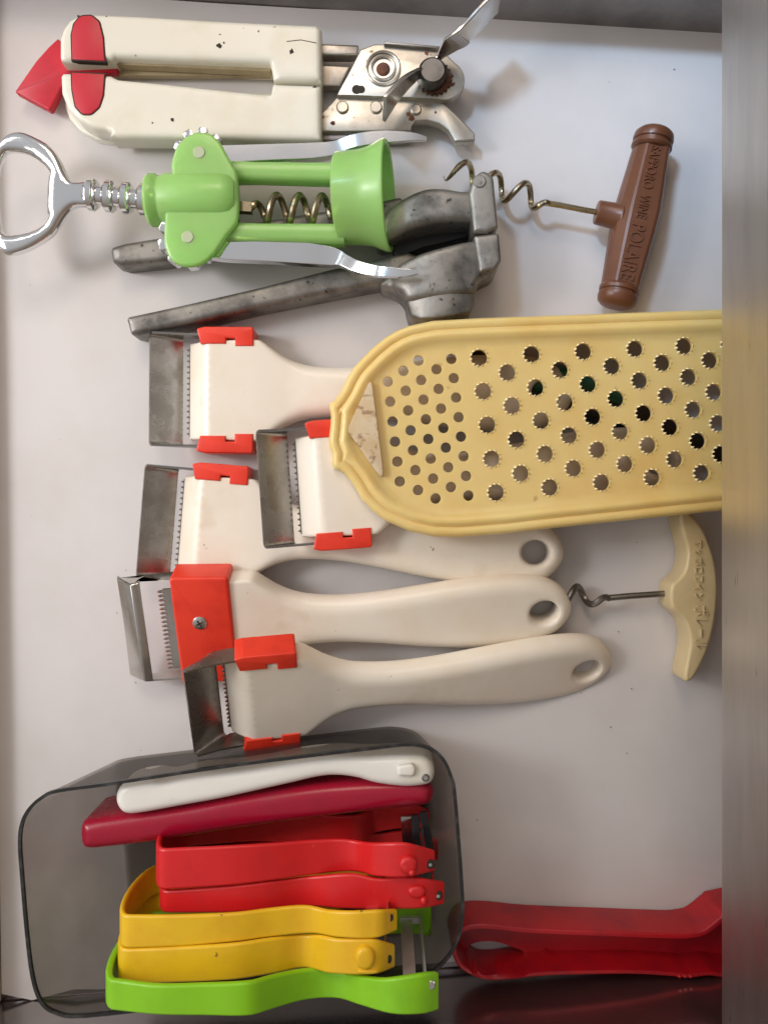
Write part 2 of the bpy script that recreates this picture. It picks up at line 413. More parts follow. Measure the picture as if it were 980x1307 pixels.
# paper liner, faintly cockled
top_l = [(-17, -11), (60, -8), (150, -4), (280, 5), (400, 12), (560, 18), (700, 25), (730, 28), (830, 37), (920, 43), (1010, 49)]
bot_l = [(1010, 1194), (920, 1203), (800, 1211), (665, 1219), (590, 1226), (480, 1234), (300, 1247), (200, 1255), (130, 1262), (96, 1262), (42, 1276), (3, 1268)]
bm = B()
def paper_z(x, y, do, dh): return 0.0004 + 0.0005 * (noise.noise(Vector((x * 14, y * 14, 3.1))) + 1) * min(do / 0.01, 1)
puff(bm, W2(top_l + bot_l, 0), [], lambda x, y, a, c: paper_z(x, y, a, c), lambda x, y, a, c: -0.0008, [], 0.008)
o = obj('paper_liner', bm, M['paper'], smooth=60)
o['label'] = 'white paper liner covering the drawer floor under all the tools'; o['category'] = 'paper liner'

bm = B(); rc = random.Random(11)
for k in range(20):
    x, y = rc.choice([(rc.uniform(20, 180), rc.uniform(380, 960)), (rc.uniform(600, 910), rc.uniform(60, 400)), (rc.uniform(560, 900), rc.uniform(900, 1140)), (rc.uniform(600, 900), rc.uniform(690, 900))])
    c = P(x, y, .0012); r = rc.uniform(.00012, .00032)
    bmesh.ops.create_icosphere(bm, subdivisions=1, radius=r, matrix=Matrix.Translation(c) @ Matrix.Rotation(rc.uniform(0, 3), 4, 'Z') @ Matrix.Diagonal((rc.uniform(.7, 1.8), 1, .6, 1)))
o = obj('crumbs', bm, M['grime'], kind='stuff'); o['label'] = 'tiny dark crumbs scattered over the white paper liner'; o['category'] = 'crumbs'
# stainless worktop overhanging on the right
xe = P(920, 0, 0.10).x
bm = B(); box(bm, (xe, -0.34, 0.10), (xe + 0.30, 0.34, 0.142))
o = obj('worktop', bm, M['counter'], bevel=0.0008, seg=3)
o['label'] = 'brushed stainless steel worktop edge overhanging the right side of the drawer'; o['category'] = 'worktop'

M['hub_steel'] = mat('hub_steel', (0.15, 0.145, 0.14), 0.36, 1.0, col2=(.10, .09, .085), nscale=120, bump=.1, bscale=400)
# ------------------------------------------------------------------ can opener
t = thing('can_opener', 'old ivory plastic can opener with crimson inlays and rusty steel jaws', 'can opener', P(240, 100))
zt = 0.019
up_out = [(76, 49), (80, 36, 0), (88, 25), (104, 16), (130, 17), (180, 19), (279, 25), (404, 31, 4), (410, 36), (410, 103), (349, 102, 2), (345, 80, 3), (148, 72, 2), (141, 76), (92, 78), (78, 78), (76, 72)]
lo_out = [(77, 96), (80, 92), (92, 92), (141, 95), (151, 100), (214, 106), (345, 120), (348, 106, 2), (410, 108), (410, 178, 3), (330, 176), (141, 175), (140, 167), (118, 163), (100, 153), (86, 138), (78, 118)]
bm = B(); px_puff(bm, up_out, 0.002, zt, 0.0026); obj('handle', bm, M['ivory'], t, smooth=50)
bm = B(); px_puff(bm, lo_out, 0.006, zt, 0.0026); obj('handle', bm, M['ivory'], t, smooth=50)
bm = B(); px_prism(bm, [(82, 132), (88, 150), (102, 166), (122, 177), (144, 181), (330, 185), (410, 186), (410, 120), (160, 116), (100, 112)], 0.001, 0.0055, 0.001, zref=0.006)
obj('handle_base', bm, M['ivory'], t)
bm = B(); px_prism(bm, [(100, 30), (100, 78), (150, 82), (345, 91), (345, 40)], 0.0085, 0.0135, 0.0, zref=0.0135)
px_prism(bm, [(140, 70), (140, 95), (152, 96), (345, 97), (345, 80)], 0.0045, 0.0075, 0.0, zref=0.0075)
obj('handle_lining', bm, M['tan_inside'], t)
for q, z in (([(93, 76), (92, 45), (95, 31, 9), (103, 21, 9), (117, 20, 9), (127, 28, 9), (132, 48), (134, 78)], zt), ([(92, 93), (134, 95), (132, 122), (127, 137, 9), (117, 146, 9), (106, 146, 9), (97, 136, 9), (93, 115)], zt)):
    qs = fillet(q)
    w2 = W2(qs, z); bm = B(); rprism(bm, inset(ccw(w2), -0.0006), z - 0.003, z + 0.0001); g = obj('inlay_gap', bm, M['grime'], t)
    bm = B(); rprism(bm, w2, z - 0.003, z + 0.0004, 0.0003); obj('inlay', bm, M['crimson'], t)
rs = random.Random(5)
for x, y, r in ((280, 58, 3.4), (286, 55, 1.5), (220, 153, 2.8), (372, 66, 3.6), (401, 112, 3.2), (195, 157, 1.2), (330, 40, 1.2), (100, 20, 1.6), (136, 21, 1.3)):
    bm = B(); q = [P(x + r * rs.uniform(.55, 1.25) * math.cos(k), y + r * rs.uniform(.55, 1.25) * math.sin(k), zt) for k in [2 * math.pi * i / 9 for i in range(9)]]
    zz = zt - (.0004 if (x in (401, 100, 136)) else 0)
    rprism(bm, [p.to_2d() for p in q], zt - .0008, zz + .00012); obj('stain', bm, M['grime'], t)
bm = B(); strip(bm, [P(366, 53, zt), P(384, 51, zt), (P(404, 55, zt))], .0003, .0003); obj('crack', bm, M['grime'], t)
bm = B(); px_prism(bm, [(19, 117, 2), (46, 78), (62, 60), (74, 49), (100, 70), (150, 82), (150, 92), (92, 92), (78, 112), (64, 141, 3)], 0.006, 0.0105, 0.0008)
obj('lock_lever', bm, M['crimson'], t)
bm = B()
px_prism(bm, [(400, 55), (458, 57, 2), (456, 70), (400, 70)], 0.006, 0.0125, 0.001)
px_prism(bm, [(400, 82), (448, 84), (434, 110), (400, 110)], 0.004, 0.009, 0.001)
obj('arm', bm, M['steel'], t)
bm = B(); circle = [(567 + 26 * math.cos(a), 102 + 26 * math.sin(a)) for a in [math.radians(k) for k in range(-60, 95, 15)]]
px_prism(bm, [(430, 121), (445, 92), (460, 63, 4), (478, 56), (520, 57), (561, 60)] + circle + [(555, 126)], 0.010, 0.0145, 0.0007)
obj('upper_jaw', bm, M['steel'], t)
bm = B(); px_prism(bm, [(490, 52.5), (561, 58.5), (559, 62), (490, 56)], 0.008, 0.0165, 0.0005); obj('jaw_rim', bm, M['dark_steel'], t)
bm = B(); px_prism(bm, [(404, 144), (412, 142), (431, 122), (500, 123), (561, 126), (585, 148), (606, 170, 3), (606, 180, 2), (581, 181, 2), (572, 166), (560, 158), (545, 154), (530, 155), (526, 160), (525, 167), (404, 168)], 0.007, 0.012, 0.0009)
obj('lower_jaw', bm, M['steel'], t)
bm = B(); px_prism(bm, [(404, 168.5), (524, 168), (523, 178), (404, 180)], 0.003, 0.0095, 0.0008); obj('jaw_flange', bm, M['dark_steel'], t)
for x, y, r, mm in ((437, 136, 8, 'steel'), (480, 136, 8, 'steel'), (531, 139, 7, 'steel')):
    bm = B(); disc_px(bm, x, y, r, 0.010, 0.0132, 18, 0.0006); obj('rivet', bm, M[mm], t)
bm = B(); c = P(489, 87, 0.0150)
for rr in (21, 15): # raised rings
    pts = [c + Vector((math.cos(a), math.sin(a), 0)) * rr * SC(0.015) for a in [2 * math.pi * k / 28 for k in range(29)]]
    tube(bm, pts, 0.0007, 6, False)
obj('pivot_ring', bm, M['steel'], t)
bm = B(); disc_px(bm, 489, 87, 9, 0.012, 0.0156, 18, 0.001); obj('pivot', bm, M['rust'], t)
for x, y, r, z in ((541, 104, 5, .0146), (560, 113, 6, .0146), (574, 97, 5, .0146), (578, 108, 3, .0146), (525, 151, 4, .0121), (521, 146, 3, .0121), (425, 157, 3, .0121), (556, 143, 1.6, .0121), (472, 100, 2, .0146), (506, 74, 1.6, .0146), (545, 68, 3, .0146)):
    bm = B(); rprism(bm, [P(x + r * rs.uniform(.5, 1.35) * math.cos(k), y + r * rs.uniform(.5, 1.35) * math.sin(k), z).to_2d() for k in [2 * math.pi * i / 10 for i in range(10)]], z - .0005, z + .00008)
    obj('rust_stain', bm, M['rust'], t)
bm = B(); disc_px(bm, 455, 114, 6, 0.0143, 0.01465, 10); disc_px(bm, 461, 114, 5, 0.0143, 0.01462, 10); obj('slot', bm, M['grime'], t)
bm = B(); cz = P(555, 98, 0.017); prof = []
n = 40
poly = [(cz.x + (22.5 if k % 2 else 19.5) * SC(0.017) * math.cos(2 * math.pi * k / n), cz.y + (22.5 if k % 2 else 19.5) * SC(0.017) * math.sin(2 * math.pi * k / n)) for k in range(n)]
rprism(bm, [Vector(p) for p in poly], 0.0145, 0.0165); obj('feed_wheel', bm, M['rust'], t)
bm = B(); disc_px(bm, 552, 89, 18, 0.0145, 0.0240, 24, 0.0012); obj('hub', bm, M['hub_steel'], t)
wing = [(637, -2, .036), (612, 24, .035), (590, 46, .033), (574, 60, .026), (560, 74, .0185), (543, 88, .0185), (524, 102, .025), (506, 119, .030), (490, 140, .031)]
wp = catmull([P(*w) for w in wing], 4, False); nn = len(wp)
bm = B(); strip(bm, wp, [0.0013 + 0.0012 * abs(i / nn - .45) for i in range(nn)], [0.005 + 0.017 * min(1, max(0, abs(i / nn - .54) - .08) * 3.2) for i in range(nn)])
obj('key', bm, M['bright_steel'], t, bevel=0.0006)

# ------------------------------------------------------------------ green winged corkscrew
za = 0.026; scg = SC(za)
t = thing('winged_corkscrew', 'translucent green winged corkscrew with chrome levers and bottle opener head', 'corkscrew', P(260, 255))
ax = (P(500, 253, za) - P(190, 256, za)).normalized()
def AX(px, dy=0): # point on the corkscrew axis
    a = P(px, 256 - 3 * (px - 190) / 310 + dy, za); return a
plate = [(219, 222), (218, 212), (220, 200), (225, 187), (235, 175), (247, 168.5), (260, 167.5), (271.5, 171.5), (281, 181), (289, 195), (297, 210), (303, 222), (305, 255), (303, 282), (292, 297), (284, 308), (273, 324), (259, 335.5), (244, 339.5), (230, 338), (217, 330), (210.5, 315.5), (209, 302.5), (210, 275), (212, 250)]
for z0, z1 in ((0.0305, 0.0345), (0.0175, 0.0215)):
    q = W2(catmull(plate, 3), z1); bm = B()
    puff(bm, q, [], lambda x, y, a, c: z1 - dome(0.0016, a), lambda x, y, a, c: z0 + dome(0.0016, a), [.0004, .0009, .0016], 0.004)
    obj('side_plate', bm, M['green'], t, smooth=60)
bm = B()
L = lambda px: (px - 190) * scg
lathe(bm, AX(190), ax, [(0, .0095), (0, .0112), (.0012, .0122), (.0040, .0122), (.0055, .0112), (.0066, .0112), (.009, .0123), (L(285), .0125), (L(296), .0120), (L(303), .0104), (L(303), .006)], 32, True, True)
obj('barrel', bm, M['green'], t)
bm = B()
for sgn, yy in ((-1, 221), (1, 299)):
    a, c = P(292, yy - 3 * sgn * 0, za), P(440, yy + (3 if sgn < 0 else 2), za)
    sec = [(math.copysign(abs(math.cos(v)) ** .6, math.cos(v)), math.copysign(abs(math.sin(v)) ** .6, math.sin(v))) for v in [2 * math.pi * k / 20 for k in range(20)]]
    lathe(bm, a, c - a, [(0, .0052), ((c - a).length * .25, .0048), ((c - a).length, .0052)], 20, sec=[(x * .95, y * 1.1) for x, y in sec])
obj('frame_arm', bm, M['green'], t)
bm = B(); l0, l1 = L(428), L(492)
l1 -= l0; l0 = 0.0
prof = [(l0, .0205), (l0 + .0006, .0213), (l0 + .010, .0215), (l0 + .016, .0225), (l1 - .0016, .0254), (l1, .0256), (l1 + .0006, .0250), (l1 + .0002, .0232), (l0 + .016, .0206), (l0 + .002, .0196), (l0, .0200), (l0, .0205)]
lathe(bm, AX(432) + Vector((0, 0, -.001)), ax + Vector((0, 0, .14)), prof, 48, False, False); obj('bell', bm, M['green'], t, smooth=50)
for x, y in ((254, 194), (239.5, 302)):
    bm = B(); disc_px(bm, x, y, 8, 0.016, 0.0349, 20, 0.0004); obj('rivet', bm, M['pale_rivet'], t)
# levers: toothed quadrant, flat bar, curved tip
def gear(bm, cx, cy, r, a0, a1, n):
    z0, z1 = 0.0225, 0.0295; s = SC(z1); pts = []
    for k in range(n):
        a = math.radians(a0 + (a1 - a0) * k / (n - 1)); da = math.radians(abs(a1 - a0) / (n - 1)) * .5
        for aa, rr in ((a - da * .98, r - 4), (a - da * .80, r - 2), (a - da * .66, r + 1), (a - da * .62, r + 5), (a - da * .40, r + 8), (a + da * .40, r + 8), (a + da * .62, r + 5), (a + da * .66, r + 1), (a + da * .80, r - 2)):
            pts.append((cx + rr * math.cos(aa), cy + rr * math.sin(aa)))
    pts.append((cx, cy)) if abs(a1 - a0) < 300 else None
    rprism(bm, W2(pts, z1), z0, z1, .0003, 2)
bm = B(); gear(bm, 254, 195, 25.5, 160, 320, 5)
up = [(262, 200, .026), (300, 199, .026), (350, 197, .026), (400, 195, .026), (428, 191, .027), (445, 184, .0285), (462, 179, .030), (485, 176, .031), (510, 175, .0315), (530, 175.5, .0315), (544, 178, .031)]
wu = [.0080, .0080, .0076, .0074, .0064, .0060, .0062, .0060, .0050, .0036, .0018]
hu = [.0060, .0060, .0060, .0058, .0050, .0040, .0030, .0026, .0022, .0020, .0016]
def resm(l, n): return [float(np.interp(k / (n - 1) * (len(l) - 1), range(len(l)), l)) for k in range(n)]
pp = catmull([P(*p) for p in up], 4, False); strip(bm, pp, resm(wu, len(pp)), resm(hu, len(pp)))
obj('lever', bm, M['chrome'], t, bevel=0.0022, seg=4)
bm = B(); gear(bm, 239.5, 302, 31, 40, 205, 5)
dn = [(255, 314, .026), (290, 318, .026), (340, 321, .026), (390, 325, .026), (425, 329, .026), (440, 334, .0275), (456, 341, .0305), (480, 346.5, .0345), (505, 348.5, .0365), (520, 348.5, .0370), (533, 347.5, .0372)]
pp = catmull([P(*p) for p in dn], 4, False); strip(bm, pp, resm([.0108, .0114, .0108, .0102, .0086, .0060, .0055, .0052, .0044, .0034, .0018], len(pp)), resm(hu, len(pp)))
obj('lever', bm, M['chrome'], t, bevel=0.0022, seg=4)
# rack and opener head
bm = B(); d = P(192, 256, za) - P(108, 248, za); prof = [(0, .0046)]
for px in (119, 141, 163, 185):
    u = (px - 108) * scg
    prof += [(u - .0026, .0046), (u - .0024, .0064), (u - .0014, .0074), (u + .0010, .0074), (u + .0020, .0064), (u + .0024, .0046)]
prof.append((d.length + .004, .0046)); lathe(bm, P(108, 248, za), d, prof, 24); obj('rack', bm, M['chrome'], t, smooth=40)
outer = [(-13, 240), (-9, 205), (0, 187), (10, 175), (26, 170), (42, 174.5), (65, 187.5), (78, 204), (88, 226), (97, 234), (118, 235), (118, 262), (97, 265), (84, 277), (69, 300), (42, 318), (16, 326), (3, 320), (-7, 303), (-12, 275)]
hole = [(0, 250), (0, 222), (5, 204), (13, 195), (36, 197), (55, 209), (65, 221), (63, 232), (62, 252), (62, 271), (64, 277), (55, 290), (33, 299), (10, 301), (2, 285)]
q, h = W2(catmull(outer, 4), za), W2(catmull(hole, 4), za)
bm = B(); R = .0030
puff(bm, q, [h], lambda x, y, a, c: za + .0035 - dome(R, a) * 1.0 - dome(R, c) * .8, lambda x, y, a, c: za - .0035 + dome(R, a) + dome(R, c) * .8, [.0003, .0008, .0015, .0024], 0.0017)
obj('opener_head', bm, M['chrome'], t, smooth=70)
bm = B(); lathe(bm, AX(299, 12), ax, [(0, .0058), (.0008, .0066), (.0022, .0060), (.003, .004)], 20); obj('collar', bm, M['chrome'], t)
def helix(bm, a, c, r, wire, turns, ph=0.0, lead=0.2, tip=0.0):
    a, c = Vector(a), Vector(c); ax = (c - a).normalized(); ref = Vector((0, 0, 1)); s = ax.cross(ref).normalized(); u = s.cross(ax); pts = []; rr = []
    n = int(turns * 16)
    for k in range(n + 1):
        f = k / n; th = ph + f * turns * 2 * math.pi; e = min(1, f / lead) if lead else 1
        if tip: e = min(e, 1)
        pts.append(a.lerp(c, f) + (s * math.cos(th) + u * math.sin(th)) * r * e)
        rr.append(wire * (1 if f < 1 - tip else max(.15, (1 - f) / max(tip, 1e-6))))
    tube(bm, pts, rr, 9)
bm = B()
strip(bm, [P(303, 265, za), P(322, 266, za)], .0046, .0046)
helix(bm, P(318, 266, za), P(450, 268, za), .0062, .0017, 4.6, 1.2, .18)
obj('worm', bm, M['brassy'], t)

# ------------------------------------------------------------------ garlic press
t = thing('garlic_press', 'tarnished cast metal garlic press with two long handles', 'garlic press', P(500, 340))
def cyl_up(xa, xb, h):   # barrel-like rise across the outline, between two pixel columns
    a, b2 = P(xa, 0, .02).x, P(xb, 0, .02).x
    def f(x, y):
        k = (x - a) / (b2 - a) * 2 - 1
        return h * (math.sqrt(max(1 - k * k, 0)) - 1) if abs(k) < 1 else -h
    return f
bm = B()
px_puff(bm, [(160, 404, 5), (230, 389), (330, 366), (420, 343), (480, 330), (520, 320), (545, 330), (535, 350), (500, 359), (420, 374), (330, 392), (230, 415), (176, 427, 5), (166, 426, 4)], .002, .0190, .0030)
px_puff(bm, catmull([(486, 352), (497, 342), (513, 331), (536, 322), (566, 314), (600, 305), (632, 298), (640, 304), (641, 326), (635, 341), (620, 349), (610, 358), (607, 370), (580, 375), (545, 379), (522, 380), (513, 370), (500, 362), (488, 358)], 3), .004, .033, .0030, up=cyl_up(500, 624, .010))
px_puff(bm, [(517, 366), (560, 358), (608, 352), (607, 384), (602, 396, 8), (582, 402), (556, 406), (536, 406), (524, 400, 8), (520, 385)], .001, .0318, .0014, up=cyl_up(512, 614, .012))
px_puff(bm, [(604, 300, 4), (637, 296, 4), (640, 332, 8), (632, 344, 8), (612, 348, 4)], .006, .0335, .0022)
obj('lower_handle', bm, M['cast'], t, smooth=60)
bm = B()
px_puff(bm, [(140, 315, 6), (160, 309), (210, 301), (300, 287), (400, 270), (470, 259), (510, 250), (530, 262), (520, 282), (470, 290), (400, 301), (300, 317), (205, 333), (156, 338, 6), (143, 334, 5)], .001, .0160, .0030)
px_puff(bm, catmull([(480, 296), (487, 274), (500, 259), (520, 247), (542, 239), (565, 238), (590, 241), (612, 240), (621, 250), (620, 274), (612, 281), (590, 281), (560, 283), (530, 289), (505, 298), (488, 303)], 3), .004, .032, .0040, up=cyl_up(474, 646, .010))
px_puff(bm, [(598, 246, 10), (604, 226, 10), (616, 215, 12), (630, 224, 10), (636, 290, 4), (622, 297, 4), (604, 296, 4)], .004, .0345, .0022)
obj('upper_handle', bm, M['cast'], t, smooth=60)
bm = B(); px_prism(bm, [(498, 304), (545, 290), (596, 284), (600, 302), (540, 316), (505, 330)], .004, .0150, .001); obj('dark_gap', bm, M['black'], t)  # black block: shade in the gap between the press halves, put into colour
bm = B(); disc_px(bm, 612, 231, 8.5, .028, .0351, 20, .0005); obj('hinge_pin', bm, M['cast'], t)

# ------------------------------------------------------------------ brown T handled corkscrew
zb = .0145
t = thing('corkscrew', 'brown T handled corkscrew with raised lettering along its handle', 'corkscrew', P(805, 275))
a, c = P(836, 166, zb), P(785, 392, zb); axv = (c - a); Lh = axv.length; axn = axv.normalized()
sec = [(-1, -.35), (-.99, .05), (-.86, .42), (-.52, .80), (-.40, .86), (.66, .86), (.80, .80), (.97, .45), (1, 0), (.95, -.45), (.6, -.92), (-.6, -.92)]
u = Vector((0, 0, 1)); side = axn.cross(u)
if side.x < 0: sec = [(-x, y) for x, y in sec]
r0 = 26 * SC(zb)
bm = B(); lathe(bm, a, axn, [(Lh * f, r) for f, r in ((.085, .0084), (.20, .0091), (.35, .0101), (.47, .0108), (.58, .0106), (.72, .0098), (.84, .0091), (.92, .0088))], sec=sec)
obj('grip', bm, M['brown'], t, bevel=.0005, seg=2, smooth=16)
for f0, sg in ((0, 1), (1, -1)):
    bm = B(); p = a.lerp(c, f0)
    lathe(bm, p, axn * sg, [(0, .0050), (.0008, .0078), (.0024, .0094), (.0048, .0099), (.0062, .0097), (.0066, .0090), (.0072, .0090), (.0076, .0098), (.0092, .0099), (.0102, .0092), (.0106, .0084)], 32)
    obj('end_cap', bm, M['brown'], t)
bm = B(); p = P(790, 277, zb); q = P(762, 271, zb); lathe(bm, p, q - p, [(0, .0070), (.001, .0063), ((q - p).length, .0058), ((q - p).length + .0006, .0052)], 24); obj('nub', bm, M['brown'], t)
x_ax = axn; y_ax = Vector((0, 0, 1)).cross(x_ax).normalized()
zf = zb + .0101 * .86
def onh(f, sidepx=0):
    p = a.lerp(c, f); return Vector((p.x, p.y, 0)) + y_ax * sidepx * SC(zf)
def TM(p, z): return Matrix.Translation((p.x, p.y, z)) @ Matrix((( x_ax.x, y_ax.x, 0, 0), (x_ax.y, y_ax.y, 0, 0), (0, 0, 1, 0), (0, 0, 0, 1)))
for body, f, wd, ht, zz in (('SAPPORO', .250, .0215, .0047, -.0008), ('WINE', .470, .0115, .0047, .0002), ('POLAIRE', .72, .0270, .0066, -.0004)):
    bm = text_bm(body, wd, ht, .0009, TM(onh(f, 1), zf + zz), 1.02)
    for v in bm.verts:
        fr = (Vector((v.co.x, v.co.y, zb)) - a).dot(axn) / Lh
        rr = interp(((.085, .0084), (.20, .0091), (.35, .0101), (.47, .0108), (.58, .0106), (.72, .0098), (.84, .0091), (.92, .0088)), fr)
        v.co.z = zb + rr * .86 + (.0007 if v.co.z > zf + zz else -.0006)
    obj('lettering', bm, M['brown'], t)
bm = B()
tube(bm, [P(768, 272, zb), P(740, 267, zb), P(715, 262, zb), P(696, 259, zb)], .0014, 10)
obj('shaft', bm, M['brassy'], t)
bm = B(); helix(bm, P(700, 260, zb), P(568, 214, .010), .0056, .0015, 3.5, 1.2, .15, .12); obj('worm', bm, M['brassy'], t)

# ------------------------------------------------------------------ cream corkscrew
t = thing('corkscrew', 'cream corkscrew with bow shaped handle and raised foreign characters', 'corkscrew', P(880, 760))
out = [(868, 652), (875, 649), (882, 656), (896, 673), (906, 696), (913, 720), (916, 749), (914, 782), (908, 814), (899, 840), (887, 863), (880, 870), (874, 869), (873, 860), (877, 840), (880, 817), (875, 796), (866, 785), (857, 776), (855, 760), (857, 746), (866, 738), (874, 726), (877, 704), (872, 684), (868, 668)]
bm = B(); rprism(bm, W2(catmull(out, 3), .020), .002, .020, .0018, 4, .0012); obj('handle', bm, M['cream'], t, smooth=50)
def TV(px, py, z): p = P(px, py, z); return Matrix.Translation(p) @ Matrix.Rotation(-math.pi / 2, 4, 'Z')
bm = text_bm('サッポロワイン', .0290, .0046, .0008, TV(891, 728, .0201)); obj('lettering', bm, M['cream'], t)
bm = text_bm('ポレール', .0212, .0068, .0008, TV(894, 801, .0201)); obj('lettering', bm, M['cream'], t)
bm = B(); tube(bm, [P(858, 757, .011), P(800, 761, .011), P(778, 763, .011)], .0016, 10); obj('shaft', bm, M['dark_steel'], t)
bm = B(); helix(bm, P(778, 764, .011), P(668, 758, .006), .0052, .0017, 2.6, 0.0, .3, .1); obj('worm', bm, M['dark_steel'], t)

# ------------------------------------------------------------------ julienne peelers
mm = .001
def V2(*a): return Vector((a[0] * mm, a[1] * mm))
half = [(33, 25), (36.5, 24.6), (41, 21.5), (48, 17), (56, 14), (66, 12.4), (80, 12), (98, 13.4), (118, 16.0), (140, 18.3), (160, 18.9), (174, 17.3), (184, 12.8), (190, 5.8)]
full = half + [(191.6, 0)] + [(u, -v) for u, v in half[::-1]]
hull = [V2(0, -24), V2(0, 24), V2(20, 24.6)] + catmull([V2(*p) for p in full], 4, False) + [V2(20, -24.6)]
def bow(x): # handle rises gently towards its end
    u = x / mm; return mm * (3.0 * math.sin(math.pi * min(max((u - 50) / 130, 0), 1)))
def body_top(x, y, a, c):
    u = x / mm
    base = 15.2 if u > 10 else 8.0 + .72 * u
    if u > 34: base = 15.2 - 0.6 * min((u - 34) / 20, 1)
    R = 1.2 + 5.6 * min(max((u - 34) / 25, 0), 1)
    return mm * base + bow(x) - dome(R * mm, a) * (0.9 if u > 34 else .8) - dome(2.4 * mm, c) * .8
def body_bot(x, y, a, c):
    u = x / mm; R = 1.0 + 4.6 * min(max((u - 34) / 25, 0), 1)
    return mm * 1.5 + bow(x) + dome(R * mm, a) * .85 + dome(2.0 * mm, c) * .8
def body_bm():
    bm = B(); hl = [V2(p.x, p.y) for p in circ(177, 0, 7.2, 24, 6.2)]
    hl2 = hl
    extra = [(10 * mm, v * mm * .5) for v in range(-46, 47, 2)]
    puff(bm, hull, [hl2], body_top, body_bot, [.0004, .0010, .0020, .0034, .0052], .0026, extra, (.0004, .0010, .0018, .0028))
    return bm
def bracket_bm():
    """thin steel strip: slanted blade plate folded at both ends into an arm that runs back to the end cap"""
    L, R = Vector((-18.2, 15.5)), Vector((-4.6, 4.5)); n = Vector((R.y - L.y, L.x - R.x)).normalized() * -1; b = 3.2
    rows = []
    def row(l, r, v): rows.append([(l.x, v, l.y), (r.x, v, r.y)])
    def half_rows(s):
        out = [[(9, s * 28, 14.0), (9, s * 28, 5.0)], [(2, s * 28, 14.6), (2, s * 28, 5.6)], [(-6, s * 28, 15.6), (-1.2, s * 28, 6.0)]]
        for k in range(8):
            t = k / 7; q = (1 - t) ** 2 * b; vv = s * (28 - t * t * b)
            l, r = L + n * q, R + n * q; out.append([(l.x, vv, l.y), (r.x, vv, r.y)])
        return out
    rows = half_rows(1) + half_rows(-1)[::-1]
    bm = B(); vs = [[bm.verts.new(Vector(p) * mm) for p in r] for r in rows]
    for a, c in zip(vs, vs[1:]): bm.faces.new((a[0], a[1], c[1], c[0]))
    bmesh.ops.recalc_face_normals(bm, faces=bm.faces)
    bmesh.ops.solidify(bm, geom=bm.faces[:], thickness=.0011)
    return bm
def cap_bm(s):
    bm = B()
    pts = [(5, 30, 1), (7, 22.6), (19.5, 22.6), (19.5, 25.4), (24, 25.4), (24, 21.6), (33, 21.6), (33, 31, 1.5), (9, 31, 2)]
    q = [Vector((p.x * mm, s * p.y * mm)) for p in fillet(pts)]
    rprism(bm, q, .0025, .0160, .0007, 3)
    return bm
def comb_bm():
    bm = B(); box(bm, (-.0006, -.0225, .0045), (.0006, .0225, .0062))
    for k in range(16):
        v = (-21 + 42 * k / 15) * mm
        loft(bm, [[(-.0016, v - .0003, .0066), (-.0016, v + .0003, .0066), (-.0016, v + .0003, .0070), (-.0016, v - .0003, .0070)],
                  [(.0002, v - .0008, .0046), (.0002, v + .0008, .0046), (.0002, v + .0008, .0068), (.0002, v - .0008, .0068)]])
    return bm
proto = None; proto_parts = []
def peeler(label, px, py, z, yaw, roll=0, pitch=0):
    """yaw in image degrees (clockwise positive)"""
    global proto, proto_parts
    loc = P(px, py, z); rot = Matrix.Rotation(math.radians(-yaw), 4, 'Z') @ Matrix.Rotation(math.radians(pitch), 4, 'Y') @ Matrix.Rotation(math.radians(roll), 4, 'X')
    t = thing('julienne_peeler', label, 'peeler', loc, rot.to_euler(), 'julienne peelers with red end caps')
    if proto is None:
        proto = t
        proto_parts.append(obj('handle', body_bm(), M['white'], t, True, smooth=40))
        proto_parts.append(obj('blade_bracket', bracket_bm(), M['bracket'], t, True, smooth=50))
        for s in (1, -1): proto_parts.append(obj('end_cap', cap_bm(s), M['orange_red'], t, True))
        proto_parts.append(obj('comb', comb_bm(), M['dark_steel'], t, True))
    else:
        for p in proto_parts:
            q = p.copy(); COL.objects.link(q); q.parent = t
    return t
M['bracket'] = mat('bracket_steel', (0.36, 0.345, 0.325), 0.22, 1.0, col2=(0.28, 0.265, 0.245), nscale=70, lo=.4, hi=.7, rough2=0.36, bump=0.04, bscale=300, place=True)
peeler('white julienne peeler lying flat, nearest the garlic press, handle end under the yellow grater', 247, 503, .0015, 0.3)
peeler('white julienne peeler whose round handle hole shows just below the yellow grater', 236, 668, .0015, 4.6)
peeler('white julienne peeler lying on top of two others, handle hidden by the grater', 382, 623, .0165, -4.0, 0, 4.0)
peeler('white julienne peeler tipped on its side with its head touching the clear box', 291, 874, .0235, -3.8, 33, 8.5)

# the fifth one lies on its back, red band with a screw upwards
loc = P(238, 787, .010); rot = Matrix.Rotation(math.radians(2.4), 4, 'Z') @ Matrix.Rotation(math.radians(2.0), 4, 'Y') @ Matrix.Rotation(math.radians(20), 4, 'X')
t = thing('julienne_peeler', 'white julienne peeler on its back with broad red band and silver screw', 'peeler', loc, rot.to_euler(), 'julienne peelers with red end caps')
q = proto_parts[0].copy(); q.data = q.data.copy(); COL.objects.link(q); q.parent = t
bm = B(); rprism(bm, [Vector((p.x * mm, p.y * mm)) for p in fillet([(-2, -29, 2), (25.5, -28, 2), (25.5, 28, 2), (-2, 29, 2)])], .0008, .0172, .0016, 4)
obj('red_band', bm, M['orange_red'], t, True)
bm = B(); lathe(bm, (10 * mm, 5 * mm, .0170), (0, 0, 1), [(0, .0034), (.0006, .0034), (.0011, .0026), (.0013, .001)], 20); sc = obj('screw', bm, M['bright_steel'], t, True)
bm = B()
